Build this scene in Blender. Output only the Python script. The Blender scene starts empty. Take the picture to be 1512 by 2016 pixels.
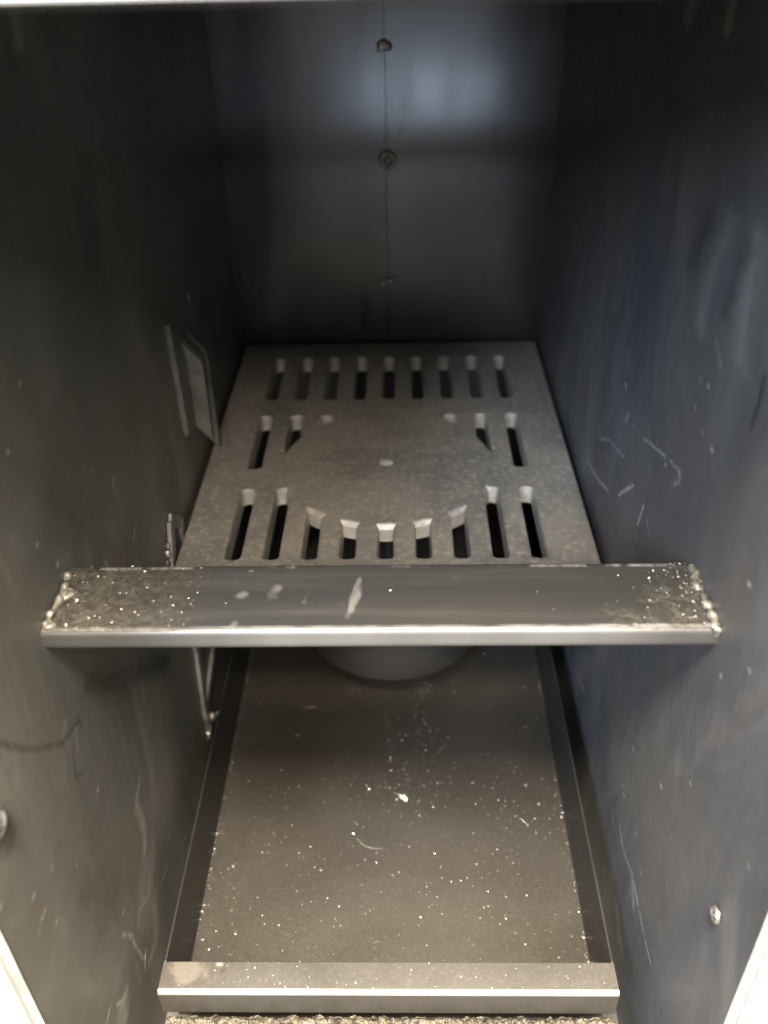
import bpy, bmesh, math, random
import numpy as np
from mathutils import Vector, Matrix, noise
from mathutils.geometry import delaunay_2d_cdt

random.seed(7)
rng = np.random.default_rng(7)
S = 0.30            # metres per inner width of the firebox; all lengths below are in firebox widths
scene = bpy.context.scene
C = scene.collection

# ------------------------------------------------------------------ camera
F_PX, PITCH, YAW, ROLL, CX = 1766.34, 35.067, -1.561, -1.3948, 0.0404
pi_, ya_, ro_ = (math.radians(a) for a in (PITCH, YAW, ROLL))
Fv = Vector((math.sin(ya_)*math.cos(pi_), math.cos(ya_)*math.cos(pi_), -math.sin(pi_)))
Rv = Vector((math.cos(ya_), -math.sin(ya_), 0)); Uv = Rv.cross(Fv)
R2 = math.cos(ro_)*Rv + math.sin(ro_)*Uv; U2 = math.cos(ro_)*Uv - math.sin(ro_)*Rv
cam_d = bpy.data.cameras.new('camera'); cam = bpy.data.objects.new('camera', cam_d); C.objects.link(cam)
M = Matrix.Identity(4)
for i in range(3):
    M[i][0], M[i][1], M[i][2] = R2[i], U2[i], -Fv[i]
M[0][3] = CX*S
cam.matrix_world = M
cam_d.sensor_fit = 'VERTICAL'; cam_d.sensor_height = 36; cam_d.lens = F_PX/2016*36
cam_d.clip_start = 0.01; cam_d.clip_end = 50
cam_d.dof.use_dof = True; cam_d.dof.focus_distance = 1.65*S
cam_d.dof.aperture_fstop = (cam_d.lens/1000)/(0.0175*S)
scene.camera = cam

# ------------------------------------------------------------------ light
w = bpy.data.worlds.new('World'); scene.world = w; w.use_nodes = True
bg = w.node_tree.nodes['Background']; bg.inputs[0].default_value = (1.0, 0.93, 0.83, 1); bg.inputs[1].default_value = 0.85
scene.view_settings.view_transform = 'Standard'; scene.view_settings.look = 'None'
scene.view_settings.exposure = 0.0; scene.view_settings.gamma = 1
scene.render.engine = 'CYCLES'
scene.cycles.max_bounces = 10; scene.cycles.diffuse_bounces = 5; scene.cycles.glossy_bounces = 5
scene.cycles.sample_clamp_indirect = 4

def area(name, loc, target, size, power, col, size_y=None):
    d = bpy.data.lights.new(name, 'AREA'); d.energy = power; d.color = col
    d.shape = 'RECTANGLE' if size_y else 'SQUARE'; d.size = size*S
    if size_y: d.size_y = size_y*S
    o = bpy.data.objects.new(name, d); C.objects.link(o)
    o.location = Vector(loc)*S
    o.rotation_euler = (Vector(target)*S - o.location).to_track_quat('-Z', 'Y').to_euler()
    return o
area('ceiling_lamp', (-0.15, -0.9, 3.4), (0, 1.2, -1.2), 1.1, 262, (1.0, 0.87, 0.70), 1.6)
area('room_lamp', (0.3, -2.3, 2.3), (0, 1.7, -1.27), 1.25, 38, (1.0, 0.88, 0.74))
area('window_light', (-2.3, -3.0, 1.75), (0.3, 1.2, -0.8), 1.3, 52, (0.62, 0.76, 1.0), 1.6)
area('added_back_glow', (0.25, -3.2, -1.54), (0.1, 2.8, -0.6), 1.15, 1.9, (0.66, 0.78, 1.0), 0.22)  # added lamp, no window there; makes the bluish glow on the back wall

# ------------------------------------------------------------------ node helpers
class NT:
    def __init__(s, name):
        s.m = bpy.data.materials.new(name); s.m.use_nodes = True
        s.t = s.m.node_tree; s.b = s.t.nodes['Principled BSDF']
        tc = s.t.nodes.new('ShaderNodeTexCoord'); s.co = s.vmul(tc.outputs['Object'], (1/S,)*3)
    def put(s, inp, v):
        if isinstance(v, bpy.types.NodeSocket): s.t.links.new(v, inp)
        elif isinstance(v, (tuple, list)) and len(v) == 3 and inp.type == 'RGBA': inp.default_value = (*v, 1)
        else: inp.default_value = v
    def vmul(s, a, k):
        n = s.t.nodes.new('ShaderNodeVectorMath'); n.operation = 'MULTIPLY'; s.put(n.inputs[0], a); s.put(n.inputs[1], k); return n.outputs[0]
    def vadd(s, a, k):
        n = s.t.nodes.new('ShaderNodeVectorMath'); n.operation = 'ADD'; s.put(n.inputs[0], a); s.put(n.inputs[1], k); return n.outputs[0]
    def dist(s, a, k):
        n = s.t.nodes.new('ShaderNodeVectorMath'); n.operation = 'DISTANCE'; s.put(n.inputs[0], a); s.put(n.inputs[1], k); return n.outputs['Value']
    def noise(s, scale=1, detail=4, rough=.55, stretch=(1, 1, 1), distort=0, off=(0, 0, 0)):
        n = s.t.nodes.new('ShaderNodeTexNoise'); s.put(n.inputs['Vector'], s.vadd(s.vmul(s.co, stretch), off))
        n.inputs['Scale'].default_value = scale; n.inputs['Detail'].default_value = detail
        n.inputs['Roughness'].default_value = rough; n.inputs['Distortion'].default_value = distort
        return n.outputs[0]
    def vor(s, scale):
        n = s.t.nodes.new('ShaderNodeTexVoronoi'); s.put(n.inputs['Vector'], s.co); n.inputs['Scale'].default_value = scale; return n.outputs['Distance']
    def ramp(s, v, a, b, lo=0., hi=1.):
        n = s.t.nodes.new('ShaderNodeMapRange'); s.put(n.inputs[0], v); n.interpolation_type = 'SMOOTHSTEP'
        for i, x in enumerate((a, b, lo, hi)): n.inputs[1+i].default_value = x
        return n.outputs[0]
    def math(s, op, a, b=0.):
        n = s.t.nodes.new('ShaderNodeMath'); n.operation = op; s.put(n.inputs[0], a); s.put(n.inputs[1], b); return n.outputs[0]
    def mix(s, f, a, b):
        n = s.t.nodes.new('ShaderNodeMix'); n.data_type = 'RGBA'; s.put(n.inputs[0], f); s.put(n.inputs[6], a); s.put(n.inputs[7], b); return n.outputs[2]
    def attr(s, name):
        n = s.t.nodes.new('ShaderNodeAttribute'); n.attribute_name = name; return n.outputs['Fac']
    def sep(s, axis):
        n = s.t.nodes.new('ShaderNodeSeparateXYZ'); s.put(n.inputs[0], s.co); return n.outputs[axis]
    def bump(s, h, strength, dist=.001, prev=None):
        n = s.t.nodes.new('ShaderNodeBump'); s.put(n.inputs['Height'], h); n.inputs['Strength'].default_value = strength
        n.inputs['Distance'].default_value = dist
        if prev: s.t.links.new(prev, n.inputs['Normal'])
        return n.outputs[0]
    def out(s, col, rough, metal, normal=None):
        s.put(s.b.inputs['Base Color'], col); s.put(s.b.inputs['Roughness'], rough); s.put(s.b.inputs['Metallic'], metal)
        if normal: s.t.links.new(normal, s.b.inputs['Normal'])
        return s.m

def wall_steel(name, tint_a, tint_b, metal, off):
    n = NT(name)
    big = n.noise(1.6, 3, .5, (1, 1, .6), .6, off)
    streak = n.noise(5.0, 5, .6, (1, 1, .16), .3, off)
    fine = n.noise(60, 4, .6, (1, 1, .5), 0, off)
    col = n.mix(n.ramp(big, .38, .62), tint_a, tint_b)
    blot = n.noise(3.4, 5, .65, (1, 1, .5), 1.2, off)
    col = n.mix(n.ramp(blot, .5, .72, 0, .5), col, tuple(1.5*c for c in tint_b))
    col = n.mix(n.ramp(blot, .28, .45, .45, 0), col, tuple(.55*c for c in tint_a))
    col = n.mix(n.ramp(streak, .45, .75, 0, .18), col, tuple(1.6*c for c in tint_b))
    rust = n.noise(2.4, 5, .7, (1, 1, .8), 1.5, (off[1], off[2], off[0]))
    col = n.mix(n.ramp(rust, .54, .72, 0, .45), col, (.125, .092, .070))
    col = n.mix(n.ramp(streak, .28, .44, .22, 0), col, tuple(.6*c for c in tint_a))
    fleck = n.ramp(n.vor(26), .0, .035, .35, 0)
    col = n.mix(n.math('MULTIPLY', fleck, n.ramp(n.noise(3, 2, .5, (1, 1, 1), 0, off), .52, .62)), col, (.30, .30, .28))
    dark = n.attr('dark'); ch = n.math('MULTIPLY', n.attr('chalk'), n.ramp(n.noise(38, 4, .7), .30, .55, .45, 1.0))
    col = n.mix(dark, col, tuple(.25*c for c in tint_a))
    col = n.mix(ch, col, (.38, .37, .345))
    r = n.math('ADD', n.ramp(blot, .3, .7, .42, .54), n.ramp(fine, .3, .7, -.03, .05))
    r = n.math('ADD', r, n.math('MULTIPLY', ch, .25))
    m = n.math('MULTIPLY', n.math('SUBTRACT', 1.0, ch), metal)
    b = n.bump(big, .35, .0015); b = n.bump(fine, .10, .0004, b); b = n.bump(streak, .10, .0006, b); b = n.bump(ch, .5, .0006, b)
    return n.out(col, r, m, b)

def simple_steel(name, a, b, metal=.5, rough=.4, scale=3, grain=90, gb=.15, spots=(), stretch=(1, 1, 1)):
    n = NT(name)
    big = n.noise(scale, 4, .6, stretch, .4); fine = n.noise(grain, 3, .6)
    col = n.mix(n.ramp(big, .35, .65), a, b)
    col = n.mix(n.ramp(fine, .55, .8, 0, .35), col, tuple(min(1, 1.8*c) for c in b))
    for (p, rad, c, f) in spots:
        d = n.math('ADD', n.dist(n.vmul(n.co, (.6, 1, 1)), (p[0]*.6, p[1], p[2])), n.ramp(n.noise(22, 3, .6), 0, 1, -rad*.7, rad*.7))
        col = n.mix(n.ramp(d, rad*.55, rad, f, 0), col, c)
    r = n.math('ADD', n.ramp(big, .3, .7, rough-.05, rough+.06), n.ramp(fine, .3, .7, -.04, .05))
    bb = n.bump(fine, gb, .0004); bb = n.bump(big, .2, .001, bb)
    return n.out(col, r, metal, bb)

M_left = wall_steel('left_wall_steel', (.085, .086, .078), (.128, .123, .106), .35, (3.1, 1.7, .4))
M_right = wall_steel('right_wall_steel', (.074, .079, .088), (.102, .101, .097), .42, (7.3, .2, 2.9))
M_back = simple_steel('back_wall_steel', (.034, .036, .037), (.048, .050, .051), .6, .20, 2.2, 220, .02, stretch=(1.6, 1, .25))
M_dark = simple_steel('sooty_steel', (.030, .030, .030), (.05, .05, .046), .2, .6)
M_pan = simple_steel('pan_steel', (.0235, .0212, .0175), (.031, .0278, .0228), .10, .42, 1.6, 160, .10,
                     spots=(((-.395, .932, -1.753), .030, (.06, .055, .047), .75), ((-.335, .938, -1.753), .008, (.12, .11, .095), .8),
                            ((-.325, .925, -1.753), .011, (.022, .015, .011), .7)))
M_pan_side = simple_steel('pan_side_steel', (.018, .018, .0175), (.023, .0225, .021), .25, .40, 1.6, 160, .10)
M_drum = simple_steel('drum_steel', (.028, .026, .023), (.038, .035, .031), .12, .55, 2, 120, .08)
M_plate = simple_steel('bracket_steel', (.09, .088, .080), (.14, .134, .120), .45, .42, 12, 120, .3)
M_stud = simple_steel('stud_steel', (.35, .33, .30), (.50, .48, .44), .9, .25, 10, 80, .1)
M_white = simple_steel('white_enamel', (.80, .795, .78), (.82, .815, .80), 0, .4, 2, 60, .05)
M_highlight = simple_steel('edge_highlight_steel', (.34, .32, .295), (.44, .42, .39), .65, .30, 8, 120, .05, stretch=(.3, 1, 1))  # paler steel: the pan lip's edge highlight put into the colour
M_edge = simple_steel('cut_edge_steel', (.30, .28, .24), (.40, .38, .33), .3, .55, 14, 60, .5)

def m_grate():
    n = NT('cast_iron')
    g = n.noise(60, 5, .75); g2 = n.noise(190, 3, .6); big = n.noise(2.6, 5, .65, (1, 1, 1), .8)
    col = n.mix(n.ramp(big, .40, .60), (.235, .228, .208), (.335, .308, .262))
    col = n.mix(n.ramp(g, .47, .66, 0, .58), col, (.58, .53, .45))
    col = n.mix(n.ramp(g2, .28, .42, .5, 0), col, (.11, .10, .09))
    pit = n.ramp(n.vor(17), .0, .05, .5, 0)
    col = n.mix(n.math('MULTIPLY', pit, n.ramp(n.noise(4, 2), .5, .6)), col, (.07, .06, .055))
    b = n.bump(g, .9, .0012); b = n.bump(g2, .7, .0006, b); b = n.bump(n.noise(14, 3), .35, .0016, b)
    return n.out(col, n.ramp(g, .3, .7, .42, .58), .45, b)
M_grate = m_grate()
M_pale_lit = simple_steel('pale_lit_iron', (.31, .298, .275), (.42, .405, .37), .25, .5, 20, 110, .5)  # paler iron puts the front light on slot ends into colour; rivet shares it

def m_bar():
    n = NT('crossbar_steel')
    rough = n.attr('scale')
    big = n.noise(2.2, 4, .6, (.5, 1, 1), .4); g = n.noise(85, 6, .8); fine = n.noise(200, 3, .6)
    brush = n.noise(9, 4, .6, (.18, 3.0, 3.0))
    col = n.mix(n.ramp(big, .35, .65), (.033, .0335, .0335), (.050, .048, .043))
    col = n.mix(n.ramp(brush, .5, .75, 0, .35), col, (.088, .086, .081))
    rc = n.mix(n.ramp(g, .38, .66), (.034, .032, .027), (.088, .080, .066))
    rc = n.mix(n.ramp(n.noise(95, 4, .7), .64, .74, 0, .8), rc, (.46, .43, .36))
    col = n.mix(rough, col, rc)
    col = n.mix(n.attr('chalk'), col, (.30, .29, .265))
    col = n.mix(n.attr('worn_lit'), col, (.24, .236, .226))  # back-edge wear, plus highlight on front edge and lip put into colour
    r = n.math('ADD', n.ramp(brush, .3, .7, .40, .52), n.math('MULTIPLY', rough, -.04))
    b = n.bump(fine, .12, .0004); b = n.bump(n.math('MULTIPLY', g, rough), .7, .0013, b); b = n.bump(big, .25, .001, b)
    return n.out(col, r, .5, b)
M_bar = m_bar()
def m_weld():
    n = NT('weld_metal'); g = n.noise(60, 4, .7)
    col = n.mix(n.ramp(g, .35, .6), (.060, .056, .048), (.20, .188, .162))
    return n.out(col, n.ramp(n.noise(40, 3), .3, .7, .32, .55), .5, n.bump(g, .8, .0016))
M_weld = m_weld()
def m_weld_dark():
    n = NT('dark_weld_metal'); g = n.noise(50, 4, .7)
    col = n.mix(n.ramp(g, .35, .6), (.13, .125, .11), (.32, .30, .27))
    return n.out(col, n.ramp(n.noise(40, 3), .3, .7, .25, .45), .7, n.bump(g, .8, .0016))
M_weldk = m_weld_dark()
def m_scale():
    n = NT('torch_cut_scale'); g = n.noise(40, 5, .75, (1.6, 1, 1))
    col = n.mix(n.ramp(g, .36, .56), (.028, .025, .019), (.10, .088, .064))
    col = n.mix(n.ramp(n.noise(55, 3, .6, (1, 1, 1), 0, (3, 3, 3)), .62, .74, 0, .55), col, (.50, .47, .40))
    return n.out(col, n.ramp(g, .3, .7, .22, .45), .45, n.bump(g, .9, .003))
M_scale = m_scale()
def m_dust():
    n = NT('metal_grit'); return n.out((.52, .50, .46), .3, .3)
M_dust = m_dust()

# ------------------------------------------------------------------ mesh helpers
def mesh_obj(name, verts, faces, mat, parent=None, smooth=False, attrs=None, mats=None, fmat=None):
    me = bpy.data.meshes.new(name)
    me.from_pydata([(v[0]*S, v[1]*S, v[2]*S) for v in verts], [], faces)
    for m in (mats or [mat]): me.materials.append(m)
    if fmat is not None: me.polygons.foreach_set('material_index', fmat)
    if smooth: me.polygons.foreach_set('use_smooth', [True]*len(me.polygons))
    for k, a in (attrs or {}).items():
        at = me.attributes.new(k, 'FLOAT', 'POINT'); at.data.foreach_set('value', np.asarray(a, dtype=np.float32))
    me.update()
    o = bpy.data.objects.new(name, me); C.objects.link(o)
    if parent is not None:
        o.parent = parent; o.matrix_parent_inverse = Matrix.Translation(-Vector(world_loc[parent.name]))
    world_loc[o.name] = (0, 0, 0)
    return o
world_loc = {}
def thing(name, label, cat, loc):
    o = bpy.data.objects.new(name, None); C.objects.link(o); o.empty_display_size = .02
    o.location = Vector(loc)*S; world_loc[o.name] = tuple(o.location)
    o['label'] = label; o['category'] = cat
    return o
class MB:
    def __init__(s): s.v = []; s.f = []
    def add(s, v, f):
        k = len(s.v); s.v += [tuple(x) for x in v]; s.f += [tuple(i+k for i in q) for q in f]; return s
    def box(s, x0, x1, y0, y1, z0, z1):
        v = [(x, y, z) for z in (z0, z1) for y in (y0, y1) for x in (x0, x1)]
        return s.add(v, [(0, 2, 3, 1), (4, 5, 7, 6), (0, 1, 5, 4), (2, 6, 7, 3), (0, 4, 6, 2), (1, 3, 7, 5)])
    def prism(s, poly, axis, a, b):     # poly: 2D points; extruded along axis from a to b
        n = len(poly)
        def P(p, t): return {'x': (t, p[0], p[1]), 'y': (p[0], t, p[1]), 'z': (p[0], p[1], t)}[axis]
        v = [P(p, a) for p in poly]+[P(p, b) for p in poly]
        f = [tuple(range(n))[::-1], tuple(range(n, 2*n))]+[(i, (i+1) % n, n+(i+1) % n, n+i) for i in range(n)]
        return s.add(v, f)
    def obj(s, name, mat, parent=None, smooth=False, bevel=0, seg=2):
        o = mesh_obj(name, s.v, s.f, mat, parent, smooth)
        bm = bmesh.new(); bm.from_mesh(o.data); bmesh.ops.recalc_face_normals(bm, faces=bm.faces)
        if bevel:
            bmesh.ops.bevel(bm, geom=[e for e in bm.edges if e.is_manifold and e.calc_face_angle(0) > .5], offset=bevel*S, segments=seg, profile=.5, affect='EDGES')
        bm.to_mesh(o.data); bm.free()
        return o
def fbm(p, sc, oc=4):
    return noise.fractal(Vector(p)*sc, 1.0, 2.0, oc)
def blob(name, c, r, mat, parent, amp=.35, sc=40, flat=(1, 1, 1)):
    bm = bmesh.new(); bmesh.ops.create_icosphere(bm, subdivisions=3, radius=1)
    for v in bm.verts:
        d = v.co.copy(); k = 1+amp*fbm(Vector(c)+d*r, sc)
        v.co = Vector((c[0]+d.x*r*flat[0]*k, c[1]+d.y*r*flat[1]*k, c[2]+d.z*r*flat[2]*k))
    vs = [tuple(v.co) for v in bm.verts]; fs = [tuple(v.index for v in f.verts) for f in bm.faces]; bm.free()
    return mesh_obj(name, vs, fs, mat, parent, True)
def bead(name, pts, r, mat, parent, amp=.4, sc=30, ripple=0.012):
    # lumpy weld bead along a polyline
    pts = [Vector(p) for p in pts]; P = []
    for a, b in zip(pts, pts[1:]):
        k = max(2, int((b-a).length/.003))
        P += [a.lerp(b, i/k) for i in range(k)]
    P.append(pts[-1]); n = len(P); m = 12; vs = []; fs = []; L = 0
    for i, p in enumerate(P):
        t = (P[min(i+1, n-1)]-P[max(i-1, 0)]).normalized(); u = t.orthogonal().normalized()
        u = Vector((0, 0, 1)).cross(t) if abs(t.z) < .8 else Vector((1, 0, 0)).cross(t); u.normalize(); w_ = t.cross(u)
        L += (P[i]-P[i-1]).length if i else 0
        e = min(1, (i+.4)/3, (n-i-.6)/3); env = r*max(.15, e)*(1+.18*math.sin(L/ripple*6.283))
        for j in range(m):
            a = 6.283*j/m; d = u*math.cos(a)+w_*math.sin(a); rr = env*(1+amp*fbm(p+d*r, sc))
            vs.append(tuple(p+d*rr))
    for i in range(n-1):
        for j in range(m): fs.append((i*m+j, i*m+(j+1) % m, (i+1)*m+(j+1) % m, (i+1)*m+j))
    fs.append(tuple(range(m))[::-1]); fs.append(tuple((n-1)*m+j for j in range(m)))
    return mesh_obj(name, vs, fs, mat, parent, True)

# ------------------------------------------------------------------ geometry numbers (firebox widths)
YE, YB = .649, 2.809          # front edge and back wall
ZTOP, ZBOT = -.062, -2.06     # top of the opening, bottom of the box
ZG, WG = -1.269, .4855        # grate
BY0, BY1, BZ, BZL = .9767, 1.1328, -.899, -.9387   # crossbar
ZT, ZF, WT = -1.7533, -1.9534, .446              # ash pan rim, floor, half width
PY0, PY1 = .8817, .9438

MARKS_RIGHT=[
 ([(1.913,-1.19),(1.812,-1.174),(1.685,-1.13)],0.0022,0.8),
 ([(1.898,-1.154),(1.961,-1.263),(1.966,-1.302)],0.0022,0.3),
 ([(1.845,-1.053),(1.821,-1.075),(1.738,-1.029),(1.606,-0.993)],0.0022,0.4),
 ([(1.598,-1.082),(1.509,-0.999)],0.0022,0.9),
 ([(1.492,-0.881),(1.391,-0.847),(1.349,-0.835)],0.0022,0.6),
 ([(1.321,-0.826),(1.262,-0.809),(1.259,-0.826),(1.281,-0.847)],0.0022,0.5),
 ([(1.621,-0.897),(1.633,-0.922)],0.0022,0.5),
 ([(1.581,-0.901),(1.557,-0.898)],0.0022,0.5),
 ([(1.682,-0.861),(1.67,-0.865)],0.0022,0.6),
 ([(1.423,-0.99),(1.436,-1.043)],0.0022,0.7),
 ([(1.391,-0.997),(1.37,-1.004)],0.0022,0.3),
 ([(1.222,-0.557),(1.181,-0.583)],0.0022,0.25),
 ([(1.035,-0.52),(1.032,-0.568),(1.038,-0.598)],0.0027,-0.9),
 ([(1.691,-1.733),(1.639,-1.721)],0.0022,0.5),
 ([(1.149,-0.699)],0.0022,0.9),
 ([(1.216,-0.628)],0.0022,0.6),
 ([(1.251,-0.684)],0.0022,0.5),
 ([(1.203,-0.7)],0.0022,0.3),
 ([(0.931,-0.777)],0.0022,0.8),
 ([(0.867,-0.873)],0.0022,0.5),
 ([(0.941,-0.958)],0.0022,0.5),
 ([(1.341,-0.846)],0.0022,0.7),
 ([(1.265,-0.813)],0.0022,0.7),
 ([(1.734,-1.072)],0.0022,0.5),
 ([(1.628,-1.021)],0.0022,0.4),
 ([(1.592,-1.187)],0.0022,0.5),
 ([(1.433,-1.109)],0.0022,0.5),
 ([(1.251,-0.635)],0.0022,0.3),
 ([(1.427,-1.069)],0.0022,0.5),
 ([(1.209,-1.68),(1.154,-1.697),(1.084,-1.673),(1.021,-1.681),(0.961,-1.688),(0.908,-1.688)],0.0022,0.5),
 ([(1.084,-1.673),(1.04,-1.718)],0.0049,0.2),
 ([(1.272,-1.713),(1.245,-1.726)],0.0022,0.4),
 ([(1.051,-1.349)],0.0022,0.7),
 ([(0.947,-1.209)],0.0022,0.5),
 ([(1.231,-1.579)],0.0022,0.4),
 ([(1.215,-1.59)],0.0022,0.5),
 ([(1.217,-1.446)],0.0022,0.5),
 ([(1.264,-1.443)],0.0022,0.4),
 ([(1.111,-1.576)],0.0022,0.4),
 ([(1.042,-1.606)],0.0022,0.4),
 ([(0.959,-1.376)],0.0022,0.3),
 ([(0.723,-1.099)],0.0022,0.3),
 ([(1.121,-1.864),(1.063,-1.9)],0.0096,0.15),
 ([(1.621,-0.161),(1.635,-0.191)],0.0079,0.3),
 ([(1.431,-0.143),(1.43,-0.181)],0.006,0.35),
 ([(1.661,-0.284)],0.0024,0.5),
 ([(1.423,-0.287),(1.432,-0.298)],0.0022,0.35),
 ([(1.37,-0.28)],0.0022,0.3),
 ([(1.255,-0.39),(1.304,-0.504),(1.302,-0.568)],0.0109,0.14),
 ([(1.144,-0.382),(1.145,-0.471),(1.113,-0.545)],0.011,0.14),
 ([(1.736,-1.302),(1.626,-1.292)],0.0069,0.15),
 ([(1.351,-0.412),(1.401,-0.507)],0.0106,-0.35),
 ([(1.181,-0.401),(1.209,-0.512)],0.0066,-0.35)]
MARKS_LEFT=[
 ([(1.161,-1.482),(1.127,-1.501),(1.13,-1.587),(1.107,-1.627)],0.0048,0.25),
 ([(1.195,-1.803),(1.136,-1.795)],0.0034,0.35),
 ([(1.104,-1.688),(1.07,-1.724),(1.014,-1.688),(0.986,-1.708)],0.0027,0.25),
 ([(1.082,-1.766),(1.05,-1.849),(0.995,-1.842)],0.0078,0.2),
 ([(0.925,-1.623),(0.954,-1.681),(0.96,-1.742),(0.974,-1.804)],0.0022,0.45),
 ([(0.984,-1.797),(0.965,-1.817)],0.004,1.0),
 ([(0.885,-1.734),(0.863,-1.738),(0.833,-1.7)],0.0022,0.7),
 ([(0.849,-1.726),(0.839,-1.771)],0.0102,0.35),
 ([(0.806,-1.662),(0.782,-1.666)],0.0027,0.8),
 ([(0.936,-1.757),(0.933,-1.805)],0.0043,0.2),
 ([(0.744,-1.243),(0.729,-1.241)],0.0022,0.6),
 ([(1.431,-1.779),(1.42,-1.78)],0.0022,0.5),
 ([(0.735,-1.19)],0.0022,0.6),
 ([(0.759,-1.298)],0.0022,0.4),
 ([(0.952,-1.595)],0.0022,0.6),
 ([(1.513,-1.778)],0.0022,0.6),
 ([(1.338,-1.624)],0.0022,0.4),
 ([(0.996,-1.289)],0.0022,0.6),
 ([(0.716,-1.049)],0.0022,0.2),
 ([(0.715,-1.245)],0.0022,0.3),
 ([(0.796,-1.217)],0.0022,0.3),
 ([(0.86,-1.304)],0.0022,0.3),
 ([(0.667,-1.105)],0.0022,0.5),
 ([(1.237,-1.77)],0.0022,0.3),
 ([(1.323,-1.895)],0.0022,0.5),
 ([(0.794,-0.927),(0.831,-0.983),(0.878,-1.037),(0.938,-1.098)],0.0031,-0.7),
 ([(0.945,-1.099),(0.971,-1.108),(1.004,-1.122)],0.0034,-0.7),
 ([(0.961,-1.133),(0.942,-1.182),(0.968,-1.207)],0.0024,-0.5),
 ([(1.003,-1.11),(1.012,-1.135)],0.0039,-0.6),
 ([(0.968,-1.079),(0.938,-1.087)],0.0031,0.15),
 ([(0.987,-1.121),(0.975,-1.161)],0.0032,0.15),
 ([(1.011,-1.303),(0.952,-1.381)],0.0027,-0.25),
 ([(1.396,-0.899),(1.392,-0.916)],0.0022,0.6),
 ([(1.396,-0.932)],0.0022,0.6),
 ([(1.407,-0.966)],0.0022,0.6),
 ([(1.43,-1.106)],0.0022,0.5),
 ([(1.289,-0.801)],0.0022,0.4),
 ([(1.314,-0.829)],0.0022,0.4),
 ([(1.137,-0.571)],0.0022,0.5),
 ([(1.047,-0.628)],0.0022,0.6),
 ([(1.094,-0.863)],0.0022,0.7),
 ([(1.05,-0.791)],0.0022,0.5),
 ([(1.404,-0.979)],0.0022,0.4),
 ([(1.38,-1.003)],0.0022,0.3),
 ([(1.413,-1.106)],0.0022,0.4),
 ([(1.448,-1.052),(1.433,-1.063)],0.0022,0.5),
 ([(1.269,-0.995),(1.275,-1.014)],0.0022,0.5),
 ([(1.424,-1.124),(1.434,-1.141)],0.0022,0.5),
 ([(1.425,-0.131),(1.416,-0.18)],0.0079,0.3),
 ([(1.058,-0.619),(1.059,-0.731)],0.029,0.05),
 ([(2.178,-0.883),(2.181,-0.907)],0.0036,0.5),
 ([(1.776,-0.188)],0.0025,0.4),
 ([(1.469,-1.439),(1.259,-1.274),(1.067,-1.104)],0.0112,-0.5),  # wide dark line running down and back from under the crossbar
 ([(1.251,-0.469),(1.231,-0.623)],0.0154,0.06),
 ([(1.385,-0.122),(1.634,-0.144)],0.0022,0.0)]


def seg_dist(Y, Z, pts):
    if len(pts) == 1: return np.hypot(Y-pts[0][0], Z-pts[0][1])
    d = np.full(Y.shape, 9.)
    for (a, b), (c, e) in zip(pts, pts[1:]):
        vx, vy = c-a, e-b; L2 = vx*vx+vy*vy+1e-12
        t = np.clip(((Y-a)*vx+(Z-b)*vy)/L2, 0, 1)
        d = np.minimum(d, np.hypot(Y-a-t*vx, Z-b-t*vy))
    return d

stove = thing('wood_stove', 'open stove firebox of dark steel sheet with white front and thick crossbar', 'stove', (0, 1.7, ZBOT-.02))

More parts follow.
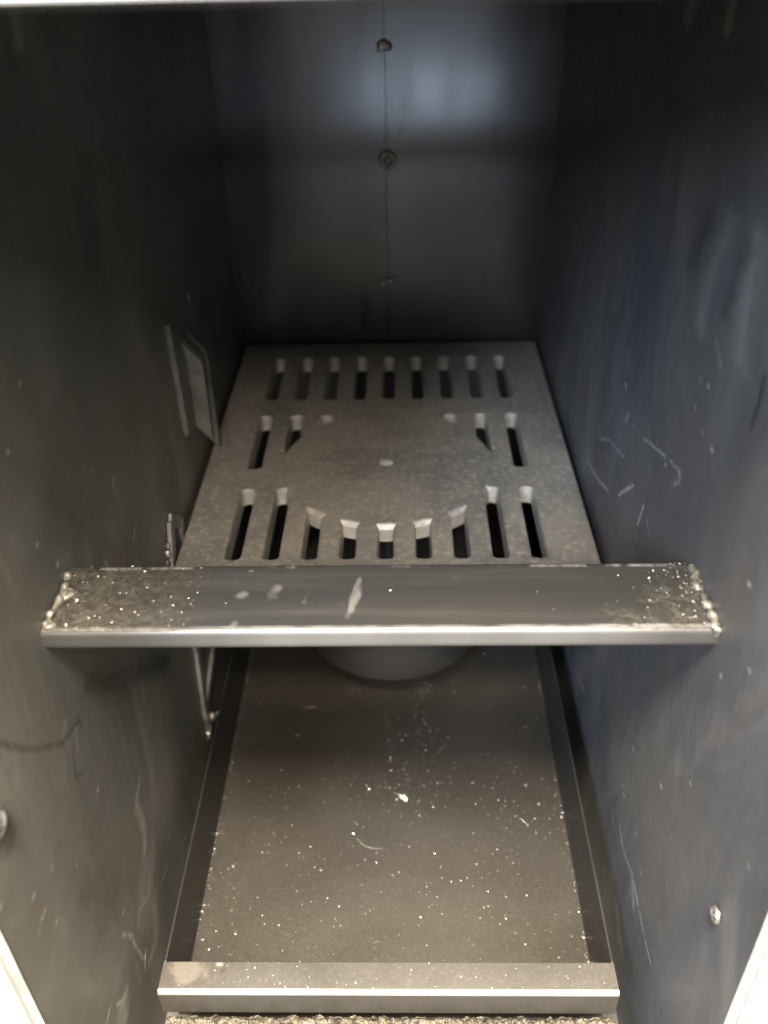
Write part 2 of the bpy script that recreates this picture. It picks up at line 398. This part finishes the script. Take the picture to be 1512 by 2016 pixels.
def side_wall(x, marks, mat, label):
    st = .0042
    ys = np.arange(YE, YB+.009, st); zs = np.arange(ZBOT-.006, ZTOP+.006, st)
    Y, Z = np.meshgrid(ys, zs, indexing='ij'); ny, nz = Y.shape
    chalk = np.zeros(Y.shape); dark = np.zeros(Y.shape)
    jit = rng.normal(0, 1, Y.shape)
    # smooth wobble so that marks have ragged outlines
    wy = .0022*np.sin(Y*61+3*np.sin(Z*37))+.0015*np.sin(Z*143+Y*90); wz = .0022*np.sin(Z*53+2*np.sin(Y*41))+.0015*np.sin(Y*151-Z*70)
    for pts, wd, s in marks:
        wd = max(wd*1.35, .0040); k = min(1, wd/.014)
        y0 = min(p[0] for p in pts)-4*wd-.03; y1 = max(p[0] for p in pts)+4*wd+.03
        z0 = min(p[1] for p in pts)-4*wd-.03; z1 = max(p[1] for p in pts)+4*wd+.03
        i0, i1 = np.searchsorted(ys, [y0, y1]); j0, j1 = np.searchsorted(zs, [z0, z1])
        if i1 <= i0 or j1 <= j0: continue
        sl = (slice(i0, i1), slice(j0, j1))
        ky = .42 if wd > .0055 else .62     # marks run longer along the depth of the wall
        d = seg_dist((Y[sl]+wy[sl]*k)*ky, Z[sl]+wz[sl]*k, [(p[0]*ky, p[1]) for p in pts])
        a = (np.clip(1.25-d/wd, 0, 1) if wd < .006 else np.exp(-(d/wd)**2*1.1))*abs(s)
        if wd < .006 and len(pts) > 1: a = a*np.clip(.75+.35*jit[sl], .1, 1)
        if s > 0: chalk[sl] = np.maximum(chalk[sl], a)
        else: dark[sl] = np.maximum(dark[sl], a)
    ripple = .0012*np.sin(Y*5.1+Z*2.3)+.0009*np.sin(Z*6.7-Y*3.1)
    X = x-np.sign(x)*ripple*0+ripple
    V = np.stack([np.broadcast_to(X, Y.shape), Y, Z], -1).reshape(-1, 3)
    idx = np.arange(ny*nz).reshape(ny, nz)
    q = np.stack([idx[:-1, :-1], idx[1:, :-1], idx[1:, 1:], idx[:-1, 1:]], -1).reshape(-1, 4)
    if x > 0: q = q[:, ::-1]
    nV = len(V)
    x0, x1 = x+np.sign(x)*.004, x+np.sign(x)*.016
    bx = MB().box(min(x0, x1), max(x0, x1), YE, YB+.012, ZBOT, ZTOP)
    rim = MB().box(min(x, x1)+(.0003 if x > 0 else 0), max(x, x1)-(.0003 if x < 0 else 0), YE-.002, YE-.0002, ZBOT, ZTOP)
    bx.add(rim.v, rim.f)
    verts = np.concatenate([V, np.array(bx.v)]); faces = q.tolist()+[tuple(i+nV for i in f) for f in bx.f]
    at = {'chalk': np.concatenate([chalk.ravel(), np.zeros(len(bx.v))]), 'dark': np.concatenate([dark.ravel(), np.zeros(len(bx.v))])}
    fm = [0]*len(q)+[0]*6+[1]*6
    sm = [True]*len(q)+[False]*12
    o = mesh_obj('side_wall', verts, faces, mat, stove, False, at, mats=[mat, M_edge], fmat=fm)
    o.data.polygons.foreach_set('use_smooth', sm)
    o['label'] = label
    return o
wl = side_wall(-.5, MARKS_LEFT, M_left, 'left steel side wall with smears, brackets and a dark line')
wr = side_wall(.5, MARKS_RIGHT, M_right, 'right steel side wall with blue sheen and scratches')

# studs: short hollow pins on the side walls near the opening
def stud(x, y, z, r, lab, k=1):
    s = 1 if x > 0 else -1; vs = []; fs = []; m = 32
    prof = [(r*1.1, 0), (r*1.05, r*.25), (r*.9, r*.42), (r*.72, r*.36), (r*.62, r*.10), (r*.40, r*.06), (r*.34, r*.30), (r*.20, r*.42), (0.0001, r*.45)]
    for pr, h in prof:
        for j in range(m):
            a = 6.283185*j/m; vs.append((x-s*h, y+pr*math.cos(a), z+pr*math.sin(a)))
    for i in range(len(prof)-1):
        for j in range(m): fs.append((i*m+j, i*m+(j+1) % m, (i+1)*m+(j+1) % m, (i+1)*m+j))
    o = mesh_obj('stud', vs, fs, M_stud, stove, True)
    bm = bmesh.new(); bm.from_mesh(o.data); bmesh.ops.recalc_face_normals(bm, faces=bm.faces); bm.to_mesh(o.data); bm.free()
    o['label'] = lab
stud(-.4985, .716, -.995, .023, 'shiny stud at the left edge of the opening')
stud(.4985, .753, -1.264, .0125, 'small shiny stud low on the right wall')

# back wall with centre seam, welds
MB().box(-.5035, .5035, YB, YB+.012, ZBOT, ZTOP).obj('back_wall', M_back, stove)
bw = [o for o in C.objects if o.name == 'back_wall'][0]
def seam():
    vs = []; fs = []; zs = np.linspace(ZTOP-.001, ZG, 160)
    prof = [(-.0022, 0), (-.0008, -.0007), (.0006, -.0007), (.0018, 0)]
    for z in zs:
        wv = .0015*math.sin(z*9)+.0006*math.sin(z*57)
        for a, b in prof: vs.append((a+wv-.004, YB-.0005+b, z))
    m = len(prof)
    for i in range(len(zs)-1):
        for j in range(m-1): fs.append((i*m+j, i*m+j+1, (i+1)*m+j+1, (i+1)*m+j))
    return mesh_obj('seam_strip', vs, fs, M_back, bw, False)
seam()
def ring_weld(x, z, R, r):
    vs = []; fs = []; n, m = 40, 10
    for i in range(n):
        a = 6.283185*i/n; c = Vector((x+R*math.cos(a), YB-.003, z+R*math.sin(a)))
        for j in range(m):
            b = 6.283185*j/m; d = Vector((math.cos(a)*math.cos(b), -math.sin(b), math.sin(a)*math.cos(b)))
            vs.append(tuple(c+d*r*(1+.6*fbm(c+d*r, 60))))
    for i in range(n):
        for j in range(m): fs.append((i*m+j, i*m+(j+1) % m, ((i+1) % n)*m+(j+1) % m, ((i+1) % n)*m+j))
    return mesh_obj('weld_bead', vs, fs, M_weldk, bw, True)
ring_weld(.001, -.682, .020, .0065)
blob('weld_bead', (.003, YB-.004, -.684), .009, M_weldk, bw, .5, 70, (1, .6, 1))
blob('weld_bead', (-.001, YB-.003, -1.056), .014, M_weldk, bw, .5, 60, (1.1, .5, .8))
blob('weld_bead', (.010, YB-.003, -1.050), .009, M_weldk, bw, .5, 60, (1.3, .5, .6))
blob('weld_bead', (-.021, YB-.002, -1.064), .007, M_weldk, bw, .5, 60, (1.2, .5, .8))
blob('weld_bead', (-.006, YB-.003, -.375), .016, M_weldk, bw, .5, 50, (1.3, .4, 1))
blob('weld_bead', (.040, YB-.003, -.597), .0045, M_weldk, bw, .3, 50, (1, .5, 1.3))
# roof, floor, front casing
MB().box(-.516, .516, YE, YB+.012, ZTOP+.001, ZTOP+.013).obj('top_plate', M_dark, stove)
MB().box(-.516, .516, YE, YB+.012, ZBOT-.014, ZBOT-.001).obj('floor_plate', M_dark, stove)
fc = MB(); t0, t1 = YE-.030, YE-.008
fc.box(-.95, -.5135, t0, t1, -2.6, .55).box(.5135, .95, t0, t1, -2.6, .55).box(-.5134, .5134, t0, t1, ZTOP+.008, .55).box(-.5134, .5134, t0, t1, -2.6, ZBOT-.02)
fc.obj('front_casing', M_white, stove, bevel=.003)

# torch-cut threshold plate in front of the pan
def threshold():
    x0, x1, y0, y1, zt = -.437, .440, .655, .8745, ZT-.071
    nx, ny = 700, 70; vs = []; fs = []
    for j in range(ny+1):
        y = y0+(y1-y0)*(1-(1-j/ny)**1.7)
        for i in range(nx+1):
            x = x0+(x1-x0)*i/nx; p = Vector((x, y, 0))
            h = .012*abs(fbm(p, 55, 4))+.008*fbm(p+Vector((5, 0, 0)), 24, 3)
            e = min(1, (y1-y)/.010); back = 0.006*fbm((x*1.0, 3, 0), 40, 3) if j == ny else 0
            vs.append((x, y+back, zt+h*(.5+.5*e)-(1-e)*.008))
    for j in range(ny):
        for i in range(nx):
            a = j*(nx+1)+i; fs.append((a, a+1, a+nx+2, a+nx+1))
    k = len(vs); bx = MB().box(x0, x1, y0, y1-.001, ZBOT, zt-.014)
    vs += bx.v; fs += [tuple(q+k for q in f) for f in bx.f]
    # skirts
    return mesh_obj('threshold_plate', vs, fs, M_scale, stove, True)
threshold()

# ------------------------------------------------------------------ crossbar
def crossbar():
    nx = 900; prof = []
    r0, r1 = .009, .014
    prof += [(BY1, BZL), (BY1, BZ-.004), (BY1-.0012, BZ-.001), (BY1-.004, BZ)]
    for k in range(1, 40): prof.append((BY1-.004-(BY1-.004-BY0-r0)*k/39, BZ))
    for a in range(1, 7): th = math.radians(90+15*a); prof.append((BY0+r0+r0*math.cos(th), BZ-r0+r0*math.sin(th)))
    for k in range(1, 4): prof.append((BY0, BZ-r0-(BZ-r0-BZL-r1)*k/4))
    for a in range(0, 7): th = math.radians(180+15*a); prof.append((BY0+r1+r1*math.cos(th), BZL+r1+r1*math.sin(th)))
    m = len(prof); vs = []; sc = []; ch = []; wn = []
    for i in range(nx+1):
        x = -.5+i/nx; bow = .0012*math.sin(3.1*(x+.5))
        for j, (y, z) in enumerate(prof):
            top = 3 <= j <= 42; ty = (y-BY0)/(BY1-BY0)
            edge_l = -.290+.016*fbm((0, y*6, 1), 6)+.01*ty
            edge_r = .418-.06*(1-ty)+.02*fbm((2, y*8, 1), 8)
            p0 = Vector((x, y, z))
            a = max(0, min(1, .5-(x-edge_l+.03*fbm(p0, 26, 3))/.045))*(.35+.65*max(0, min(1, (-x-.25)/.22)))
            p = Vector((x, y, z))
            b = max(0, min(1, (x-edge_r+.09*fbm(p, 26, 4))/.085))
            s = max(a, b) if (j >= 2 and j <= 44) else 0
            lumps = max(0, fbm(p, 34, 4)+.1)
            h = 0
            if s > 0: h = s*(.0021*lumps+.0008*fbm(p, 110, 2))*(1.5 if x > 0 else .8)
            yy, zz = (y, z+h) if top else (y-h*.6 if j > 42 else y, z)
            c = 0
            for (cx_, cy_, wx, wy, st) in ((-.163, 1.062, .010, .024, .55), (-.110, 1.055, .007, .020, .45), (-.037, 1.040, .007, .035, .7), (-.035, 1.075, .004, .03, .5),
                                           (-.213, 1.06, .012, .010, .5), (.122, 1.10, .010, .014, .14), (-.213, .99, .006, .014, .4), (-.06, 1.035, .012, .007, .15), (-.205, 1.118, .006, .002, .9)):
                dx = (x-cx_-.25*(y-cy_))/wx; dy = (y-cy_)/wy; q = dx*dx+dy*dy
                if top and q < 1.6: c = max(c, .7*st*max(0, min(1, .9-q-1.1*fbm(p, 45, 4))))
            wv = 0
            if j in (1, 2, 3, 4): wv = max(0, min(1, 1.0*fbm((x*1., 7, 0), 9, 4)+.9*fbm((x, 2, 6), 60, 3)-.25+(.8 if (-.46 < x < -.30) or (.24 < x < .33) or (.36 < x < .47) else -.1)))
            if j == 42: wv = max(0, min(1, .5+.9*fbm((x, 1, 4), 16, 4)))*(1 if x > -.28 else .3)
            if j > 42: wv = (.40 if j < 49 else .42)*(1+.3*fbm((x, 1, 4), 9, 3))*min(1, max(.25, (x+.42)/.3))*min(1, max(.3, (.5-x)/.2))  # lip painted lighter as if lit, fading towards the bar ends
            vs.append((x, yy, zz+bow)); sc.append(s); ch.append(c); wn.append(wv)
    fs = []
    for i in range(nx):
        for j in range(m):
            k = (j+1) % m; fs.append((i*m+j, (i+1)*m+j, (i+1)*m+k, i*m+k))
    o = mesh_obj('crossbar', vs, fs, M_bar, stove, True, {'scale': sc, 'chalk': ch, 'worn_lit': wn})
    return o
bar = crossbar()
bead('weld_bead', [(-.496, 1.115, BZ+.003), (-.492, 1.06, BZ+.004), (-.494, .985, BZ+.002)], .0055, M_weld, bar, 1.0, 55, .031)
blob('weld_bead', (-.487, 1.062, BZ+.002), .010, M_weld, bar, .6, 40, (1.2, 1.2, .6))
blob('weld_bead', (-.490, .990, BZ+.001), .009, M_weld, bar, .6, 45, (1, 1.2, .6))
bead('weld_bead', [(.4955, 1.125, BZ+.001), (.494, 1.05, BZ+.003), (.4945, .982, BZ+.001), (.497, .978, BZ-.02)], .006, M_weld, bar, .95, 60, .023)
blob('weld_bead', (.490, 1.072, BZ+.002), .009, M_weld, bar, .4, 40, (1, 1.1, .8))
bead('weld_bead', [(.498, 1.0, BZL-.002), (.42, 1.0, BZL-.001), (.36, 1.0, BZL-.001)], .0045, M_weldk, bar, .5, 42, .02)

# ------------------------------------------------------------------ brackets on the left wall
br = MB().box(-.5, -.499, 1.9, 2.1, -1.25, -.8)     # thin mounting sheet
br = MB(); br.prism([(1.897, -.812), (1.968, -.858), (1.984, -1.146), (1.908, -1.100)], 'x', -.5005, -.4860)
ab = br.obj('air_bracket', M_plate, stove, bevel=.0015)
ab['label'] = 'layered bracket of folded sheet welded high on the left wall'
p2 = MB(); p2.prism([(-.4995, -.882), (-.455, -.942), (-.450, -.962), (-.452, -1.172), (-.4995, -1.122)], 'y', 2.000, 2.018)
p2.obj('front_plate', M_plate, ab, bevel=.0012)
p2 = MB(); p2.prism([(-.4995, -.884), (-.455, -.9435), (-.4555, -.949), (-.4995, -.893)], 'y', 1.990, 1.9995)
p2.obj('folded_lip', M_plate, ab)
p3 = MB(); p3.prism([(-.4995, -.905), (-.462, -.955), (-.455, -.975), (-.456, -1.075), (-.4575, -1.080), (-.456, -1.085), (-.457, -1.245), (-.4995, -1.20)], 'y', 2.085, 2.101)
p3.obj('rear_plate', M_plate, ab, bevel=.0012)
bead('weld_bead', [(-.4985, 1.903, -.815), (-.4985, 1.93, -.822)], .006, M_weldk, ab)
bead('weld_bead', [(-.498, 1.914, -1.104), (-.498, 1.98, -1.148)], .005, M_weldk, ab)
blob('weld_bead', (-.4985, 2.165, -.852), .006, M_weldk, ab, .5, 50, (.5, 1, 2))

# lower lens-shaped strap
def strap():
    out = [(1.669, -1.180), (1.640, -1.215), (1.600, -1.290), (1.600, -1.45), (1.650, -1.60), (1.642, -1.795), (1.700, -1.775), (1.845, -1.78), (1.86, -1.6), (1.80, -1.40), (1.745, -1.26), (1.700, -1.200)]
    return out
M_strap = simple_steel('strap_steel', (.12, .117, .103), (.18, .173, .154), .25, .5, 14, 120, .3)
g = MB()
def strip(a, b, wd, x0=-.5, x1=-.478):
    a = Vector(a); b = Vector(b); t = (b-a).normalized(); n = Vector((-t.y, t.x))*wd/2
    g.prism([tuple(a+n), tuple(a-n), tuple(b-n), tuple(b+n)], 'x', x0, x1)
strip((1.662, -1.188), (1.612, -1.30), .030, -.4995, -.490)
strip((1.664, -1.186), (1.735, -1.245), .030, -.4995, -.492)
strip((1.612, -1.302), (1.676, -1.600), .030, -.4995, -.490)
strip((1.676, -1.600), (1.648, -1.800), .030, -.4995, -.490)
strip((1.845, -1.740), (1.664, -1.802), .030, -.4995, -.491)
strip((1.735, -1.247), (1.845, -1.738), .030, -.4995, -.491)
sb = g.obj('support_bracket', M_strap, stove, bevel=.001)
sb['label'] = 'narrow pointed strap bracket welded low on the left wall, half hidden by the crossbar'
bead('weld_bead', [(-.496, 1.650, -1.80), (-.494, 1.640, -1.835), (-.496, 1.648, -1.87), (-.498, 1.640, -1.905)], .008, M_weldk, sb, .6, 40, .02)
blob('weld_bead', (-.486, 1.672, -1.850), .013, M_weldk, sb, .5, 45)
blob('weld_bead', (-.478, 1.690, -1.862), .009, M_weldk, sb, .5, 50)
for (y, z, r) in ((1.618, -1.225, .007), (1.610, -1.245, .009), (1.622, -1.262, .006), (1.598, -1.258, .006), (1.606, -1.285, .008)):
    blob('weld_bead', (-.497, y, z), r, M_weldk, sb, .6, 60, (.7, 1, 1.3))

# ------------------------------------------------------------------ grate
grate = thing('iron_grate', 'flat cast iron grate with three rows of slots around a solid round centre', 'grate', (0, 2.15, ZG-.045))
CXD, CYD, RD = -.003, 2.038, .2885
def stadium(xc, y0, y1, wd, n=6):
    r = wd/2; pts = []
    rr = r*.75
    for k in range(n+1):
        a = math.pi*k/n; pts.append((xc+r*math.cos(a), y1-rr+rr*math.sin(a)))
    for k in range(n+1):
        a = math.pi+math.pi*k/n; pts.append((xc+r*math.cos(a), y0+rr*.6+rr*.6*math.sin(a)))
    return pts
def clip(poly):
    # keep what lies outside the disc (dense resample, then drop/pull points inside)
    dense = []
    for i in range(len(poly)):
        a, b = poly[i], poly[(i+1) % len(poly)]; k = max(1, int(math.hypot(b[0]-a[0], b[1]-a[1])/.008))
        dense += [(a[0]+(b[0]-a[0])*t/k, a[1]+(b[1]-a[1])*t/k) for t in range(k)]
    ins = [math.hypot(p[0]-CXD, p[1]-CYD) < RD for p in dense]
    if not any(ins): return poly, False
    if all(ins): return None, True
    n = len(dense); s = next(i for i in range(n) if not ins[i] and ins[i-1])
    outp = []; i = s
    while not ins[i % n] and i < s+n: outp.append(dense[i % n]); i += 1
    def cross(p, q):
        for _ in range(30):
            m_ = ((p[0]+q[0])/2, (p[1]+q[1])/2)
            if math.hypot(m_[0]-CXD, m_[1]-CYD) < RD: q = m_
            else: p = m_
        return p
    c0 = cross(dense[s], dense[s-1]); c1 = cross(dense[(i-1) % n], dense[i % n])
    res = [c0]+outp+[c1]
    for t in (.25, .5, .75):
        x = c1[0]+(c0[0]-c1[0])*t; y = c1[1]+(c0[1]-c1[1])*t; L = math.hypot(x-CXD, y-CYD)
        res.append((CXD+(x-CXD)/L*RD, CYD+(y-CYD)/L*RD))
    cl = [res[0]]
    for p in res[1:]:
        if math.hypot(p[0]-cl[-1][0], p[1]-cl[-1][1]) > .0012: cl.append(p)
    return cl, True
def offset(poly, d, cut=False, flare=0):
    n = len(poly); res = []
    for i in range(n):
        a, b, c = Vector(poly[i-1]), Vector(poly[i]), Vector(poly[(i+1) % n])
        t1 = (b-a).normalized(); t2 = (c-b).normalized()
        n1 = Vector((t1.y, -t1.x)); n2 = Vector((t2.y, -t2.x)); nn = (n1+n2)
        nn = nn.normalized() if nn.length > 1e-6 else n1
        k = d+(flare if cut and abs(math.hypot(b.x-CXD, b.y-CYD)-RD) < .004 else 0)
        p = b+nn*k; res.append((p.x, p.y))
    return res
holes = []
cols = [-.003+.0885*k for k in range(-4, 5)]
for (y0, y1) in ((2.398, 2.685), (2.012, 2.300), (1.622, 1.914)):
    for xc in cols:
        h, cut = clip(stadium(xc, y0, y1, .036))
        if h and len(h) > 3:
            area_ = abs(sum(h[i-1][0]*h[i][1]-h[i][0]*h[i-1][1] for i in range(len(h))))/2
            if area_ > .00010: holes.append((h, cut))
vs = []; fs = []; fm = []
X0, X1, GY0, GY1 = -WG, WG, 1.50, YB-.012; T = .046
def ring2(loop, z): k = len(vs); vs.extend([(p[0], p[1], z) for p in loop]); return list(range(k, k+len(loop)))
rect = [(X0, GY0), (X1, GY0), (X1, GY1), (X0, GY1)]
def inset_rect(d): return [(X0+d, GY0+d), (X1-d, GY0+d), (X1-d, GY1-d), (X0+d, GY1-d)]
rt = ring2(inset_rect(.004), ZG); rm = ring2(inset_rect(0), ZG-.004); rb = ring2(inset_rect(0), ZG-T)
top_loops = [[vs[i] for i in rt]]; top_idx = list(rt); bot_loops = [[vs[i] for i in rb]]; bot_idx = list(rb)
for a, b in ((rt, rm), (rm, rb)):
    for i in range(4): fs.append((a[i], b[i], b[(i+1) % 4], a[(i+1) % 4])); fm.append(0)
for h, cut in holes:
    sm_ = len(h) < 12
    A_ = ring2(offset(h, .0030, cut, .009), ZG)
    A2 = ring2(offset(h, .0012, cut, .007), ZG-.0022)
    B_ = ring2(offset(h, -.0005, cut, 0), ZG-.012); D_ = ring2(offset(h, -.0020), ZG-T)
    top_loops.append([vs[i] for i in A_]); top_idx += A_
    bot_loops.append([vs[i] for i in D_]); bot_idx += D_
    n = len(h)
    for a, b in ((A_, A2), (A2, B_), (B_, D_)):
        for i in range(n):
            fs.append((a[i], a[(i+1) % n], b[(i+1) % n], b[i]))
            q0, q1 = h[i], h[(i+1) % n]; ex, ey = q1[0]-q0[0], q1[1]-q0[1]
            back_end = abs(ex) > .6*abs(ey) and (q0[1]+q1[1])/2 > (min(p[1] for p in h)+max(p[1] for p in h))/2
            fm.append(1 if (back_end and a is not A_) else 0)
for loops, idx in ((top_loops, top_idx), (bot_loops, bot_idx)):
    P2 = [Vector((p[0], p[1])) for L in loops for p in L]; E2 = []; k0 = 0
    for L in loops:
        E2 += [(k0+i, k0+(i+1) % len(L)) for i in range(len(L))]; k0 += len(L)
    rv, re, rf, ov, oe, of = delaunay_2d_cdt(P2, E2, [], 1, 1e-7)
    back_idx = [idx[o[0]] if o else None for o in ov]
    def inside(px, py, L):
        c = False
        for i in range(len(L)):
            (xa, ya), (xb, yb) = L[i-1][:2], L[i][:2]
            if (ya > py) != (yb > py) and px < (xb-xa)*(py-ya)/(yb-ya)+xa: c = not c
        return c
    for t in rf:
        cx_ = sum(rv[i].x for i in t)/3; cy_ = sum(rv[i].y for i in t)/3
        if any(inside(cx_, cy_, L) for L in loops[1:]) or any(back_idx[i] is None for i in t): continue
        fs.append(tuple(back_idx[i] for i in t)); fm.append(0)
gp = mesh_obj('slotted_plate', vs, fs, M_grate, grate, False, mats=[M_grate, M_pale_lit], fmat=fm)
bm = bmesh.new(); bm.from_mesh(gp.data); bmesh.ops.recalc_face_normals(bm, faces=bm.faces); bm.to_mesh(gp.data); bm.free()
def rivet(x, y, r, hgt):
    vs = []; fs = []; m = 24
    prof = [(r*1.25, .0004), (r, hgt*.5), (r*.8, hgt*.9), (r*.4, hgt*1.1), (.0001, hgt*1.15)]
    for pr, hh in prof:
        for j in range(m): vs.append((x+pr*math.cos(6.2832*j/m), y+pr*.85*math.sin(6.2832*j/m), ZG+hh))
    for i in range(len(prof)-1):
        for j in range(m): fs.append((i*m+j, i*m+(j+1) % m, (i+1)*m+(j+1) % m, (i+1)*m+j))
    return mesh_obj('rivet', vs, fs, M_pale_lit, grate, True)
rivet(-.005, 2.039, .016, .006)
MB().prism([(-.005+.012*math.cos(6.283*k/12), 2.039+.012*math.sin(6.283*k/12)) for k in range(12)], 'z', -1.601, ZG-T-.001).obj('hanging_bolt', M_dark, grate)

# ------------------------------------------------------------------ round air drum under the grate
def drum():
    vs = []; fs = []; m = 128; zt, zb = -1.60, -1.822; R = .265; cx, cy = .004, 2.04
    prof = [(.0001, zt), (R-.02, zt), (R-.004, zt-.003), (R, zt-.012), (R, zb+.004), (R-.0015, zb+.001), (R-.004, zb), (R-.010, zb), (R-.012, zb+.003), (R-.012, zt-.02), (.0001, zt-.02)]
    for pr, z in prof:
        for j in range(m): vs.append((cx+pr*math.cos(6.283185*j/m), cy+pr*math.sin(6.283185*j/m), z))
    for i in range(len(prof)):
        k = (i+1) % len(prof)
        for j in range(m): fs.append((i*m+j, k*m+j, k*m+(j+1) % m, i*m+(j+1) % m))
    o = mesh_obj('air_drum', vs, fs, M_drum, None, True, mats=[M_drum, M_dark], fmat=[1 if (i//m < 2 or i//m > 10) else 0 for i in range(len(fs))])
    bm = bmesh.new(); bm.from_mesh(o.data); bmesh.ops.recalc_face_normals(bm, faces=bm.faces); bm.to_mesh(o.data); bm.free()
    o['label'] = 'round grey steel drum hanging under the grate, its curved lower rim showing below the crossbar'; o['category'] = 'drum'
drum()

# ------------------------------------------------------------------ ash pan
pan = thing('ash_pan', 'long shallow steel ash pan with grit on its floor at the firebox bottom', 'ash pan', (0, 1.8, ZF-.006))
th = .0045; PB = YB-.06
MB().box(-WT+th+.0004, WT-th-.0004, PY1+.0004, PB-th-.0004, ZF-th, ZF).obj('pan_floor', M_pan, pan)
for s in (-1, 1):
    x0, x1 = sorted((s*WT, s*(WT-th)))
    MB().box(x0, x1, PY1-.0002, PB, ZF-th, ZT-.0006).obj('pan_side', M_pan_side, pan, bevel=.0012)
MB().box(-WT+th, WT-th, PB-th, PB, ZF-th, ZT-.002).obj('pan_back', M_pan_side, pan, bevel=.001)
lip = MB(); r = .0085; prof = [(PY1, ZF-th), (PY1, ZT-.0015), (PY1-.0015, ZT)]
for a in range(0, 7): thh = math.radians(90+15*a); prof.append((PY0+r+r*math.cos(thh), ZT-r+r*math.sin(thh)))
n_edge = len(prof)
prof += [(PY0, ZT-.075), (PY0+th, ZT-.075), (PY0+th, ZT-th-.004), (PY1-th, ZT-th), (PY1-th, ZF-th)]
lip.prism(prof, 'x', -WT, WT)
M_lip = simple_steel('lip_steel', (.036, .033, .028), (.044, .040, .034), .15, .42, 2.5, 160, .06,
                     spots=(((-.395, .932, -1.753), .030, (.085, .078, .066), .75), ((-.335, .938, -1.753), .008, (.14, .13, .11), .8),
                            ((-.325, .925, -1.753), .011, (.028, .020, .015), .7)))
lo = lip.obj('front_lip', M_lip, pan, smooth=False)
lo.data.polygons.foreach_set('use_smooth', [len(p.vertices) == 4 for p in lo.data.polygons])
lo.data.materials.append(M_highlight)
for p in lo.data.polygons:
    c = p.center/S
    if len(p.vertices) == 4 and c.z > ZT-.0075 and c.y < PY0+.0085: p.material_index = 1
lo.data.set_sharp_from_angle(angle=math.radians(40)) if hasattr(lo.data, 'set_sharp_from_angle') else None

# ------------------------------------------------------------------ grit
def flakes(name, pts, mat, label, cat, kind):
    vs = []; fs = []
    for (x, y, z, r) in pts:
        k = len(vs); a = random.random()*3.14; e = random.uniform(.6, 1.5)
        for (dx, dy, dz) in ((1, 0, 0), (0, 1, 0), (-1, 0, 0), (0, -1, 0), (0, 0, 1), (0, 0, -.6)):
            dx *= e*random.uniform(.6, 1.2); dy *= random.uniform(.6, 1.2)
            vs.append((x+r*(dx*math.cos(a)-dy*math.sin(a)), y+r*(dx*math.sin(a)+dy*math.cos(a)), z+r*.55*(dz+.6)+r*.2*random.uniform(-1, 1)))
        fs += [(k, k+1, k+4), (k+1, k+2, k+4), (k+2, k+3, k+4), (k+3, k, k+4), (k+1, k, k+5), (k+2, k+1, k+5), (k+3, k+2, k+5), (k, k+3, k+5)]
    o = mesh_obj(name, vs, fs, mat)
    o['label'] = label; o['category'] = cat
    if kind: o['kind'] = kind
    return o
pts = []
def size(): return min(.0023, .00035+random.expovariate(1/.00042))
for _ in range(1400):
    y = random.uniform(.95, 2.1); x = random.uniform(-WT+.01, WT-.01)
    if y > 1.55 and random.random() < .6: continue
    pts.append((x, y, ZF, size()))
def cluster(cx, cy, sx, sy, n, k=1):
    for _ in range(n):
        x = random.gauss(cx, sx); y = random.gauss(cy, sy)
        if abs(x) < WT-.01 and .95 < y < 2.6: pts.append((x, y, ZF, size()*k))
cluster(.085, 1.88, .022, .03, 70); cluster(-.09, 1.90, .03, .02, 45); cluster(.08, 1.75, .035, .06, 60); cluster(.06, 1.62, .07, .05, 70, 1.2)
cluster(.03, 1.52, .06, .03, 60, 1.2); cluster(.12, 1.66, .14, .12, 60); cluster(-.01, 1.80, .006, .08, 20); cluster(.30, 1.35, .06, .12, 60)
for s in (-1, 1):
    for _ in range(130): pts.append((s*(WT-.008-abs(random.gauss(0, .003))), random.uniform(.95, 2.1), ZF, size()))
for _ in range(70): pts.append((random.uniform(-WT+.01, WT-.01), random.uniform(PY0+.008, PY1-.002), ZT, size()*1.1))
for _ in range(190):       # rear crossbar and bar ends
    s = random.random()
    x = random.uniform(-.49, -.28) if s < .5 else (.49-abs(random.gauss(0, .045)) if s < .95 else random.uniform(-.28, .4))
    pts.append((x, random.uniform(BY0+.006, BY1-.004), BZ+.001+(.003 if s < .95 else 0), size()*1.15))
for (cx_, cy_, R_, a0, a1) in ((-.035, 1.39, .055, 3.6, 5.0), (-.235, 1.60, .20, 1.45, 1.68), (.30, 1.38, .05, .4, 1.0)):
    for k in range(60):
        a = a0+(a1-a0)*k/59; pts.append((cx_+R_*math.cos(a), cy_+R_*math.sin(a), ZF, .0004+.0003*math.sin(3.14*k/59)))
cp = [(.031+random.gauss(0, .006), 1.487+random.gauss(0, .005), ZF, random.uniform(.002, .0045)) for _ in range(9)]+[(.031, 1.487, ZF, .0075), (.038, 1.480, ZF, .005), (.025, 1.492, ZF, .004)]
flakes('metal_chip', cp, M_dust, 'largest bright metal chip lying near the middle of the ash pan floor', 'metal chip', None)
flakes('metal_grit', pts, M_dust, 'bright specks of metal grit strewn over the ash pan and crossbar', 'grit', 'stuff')
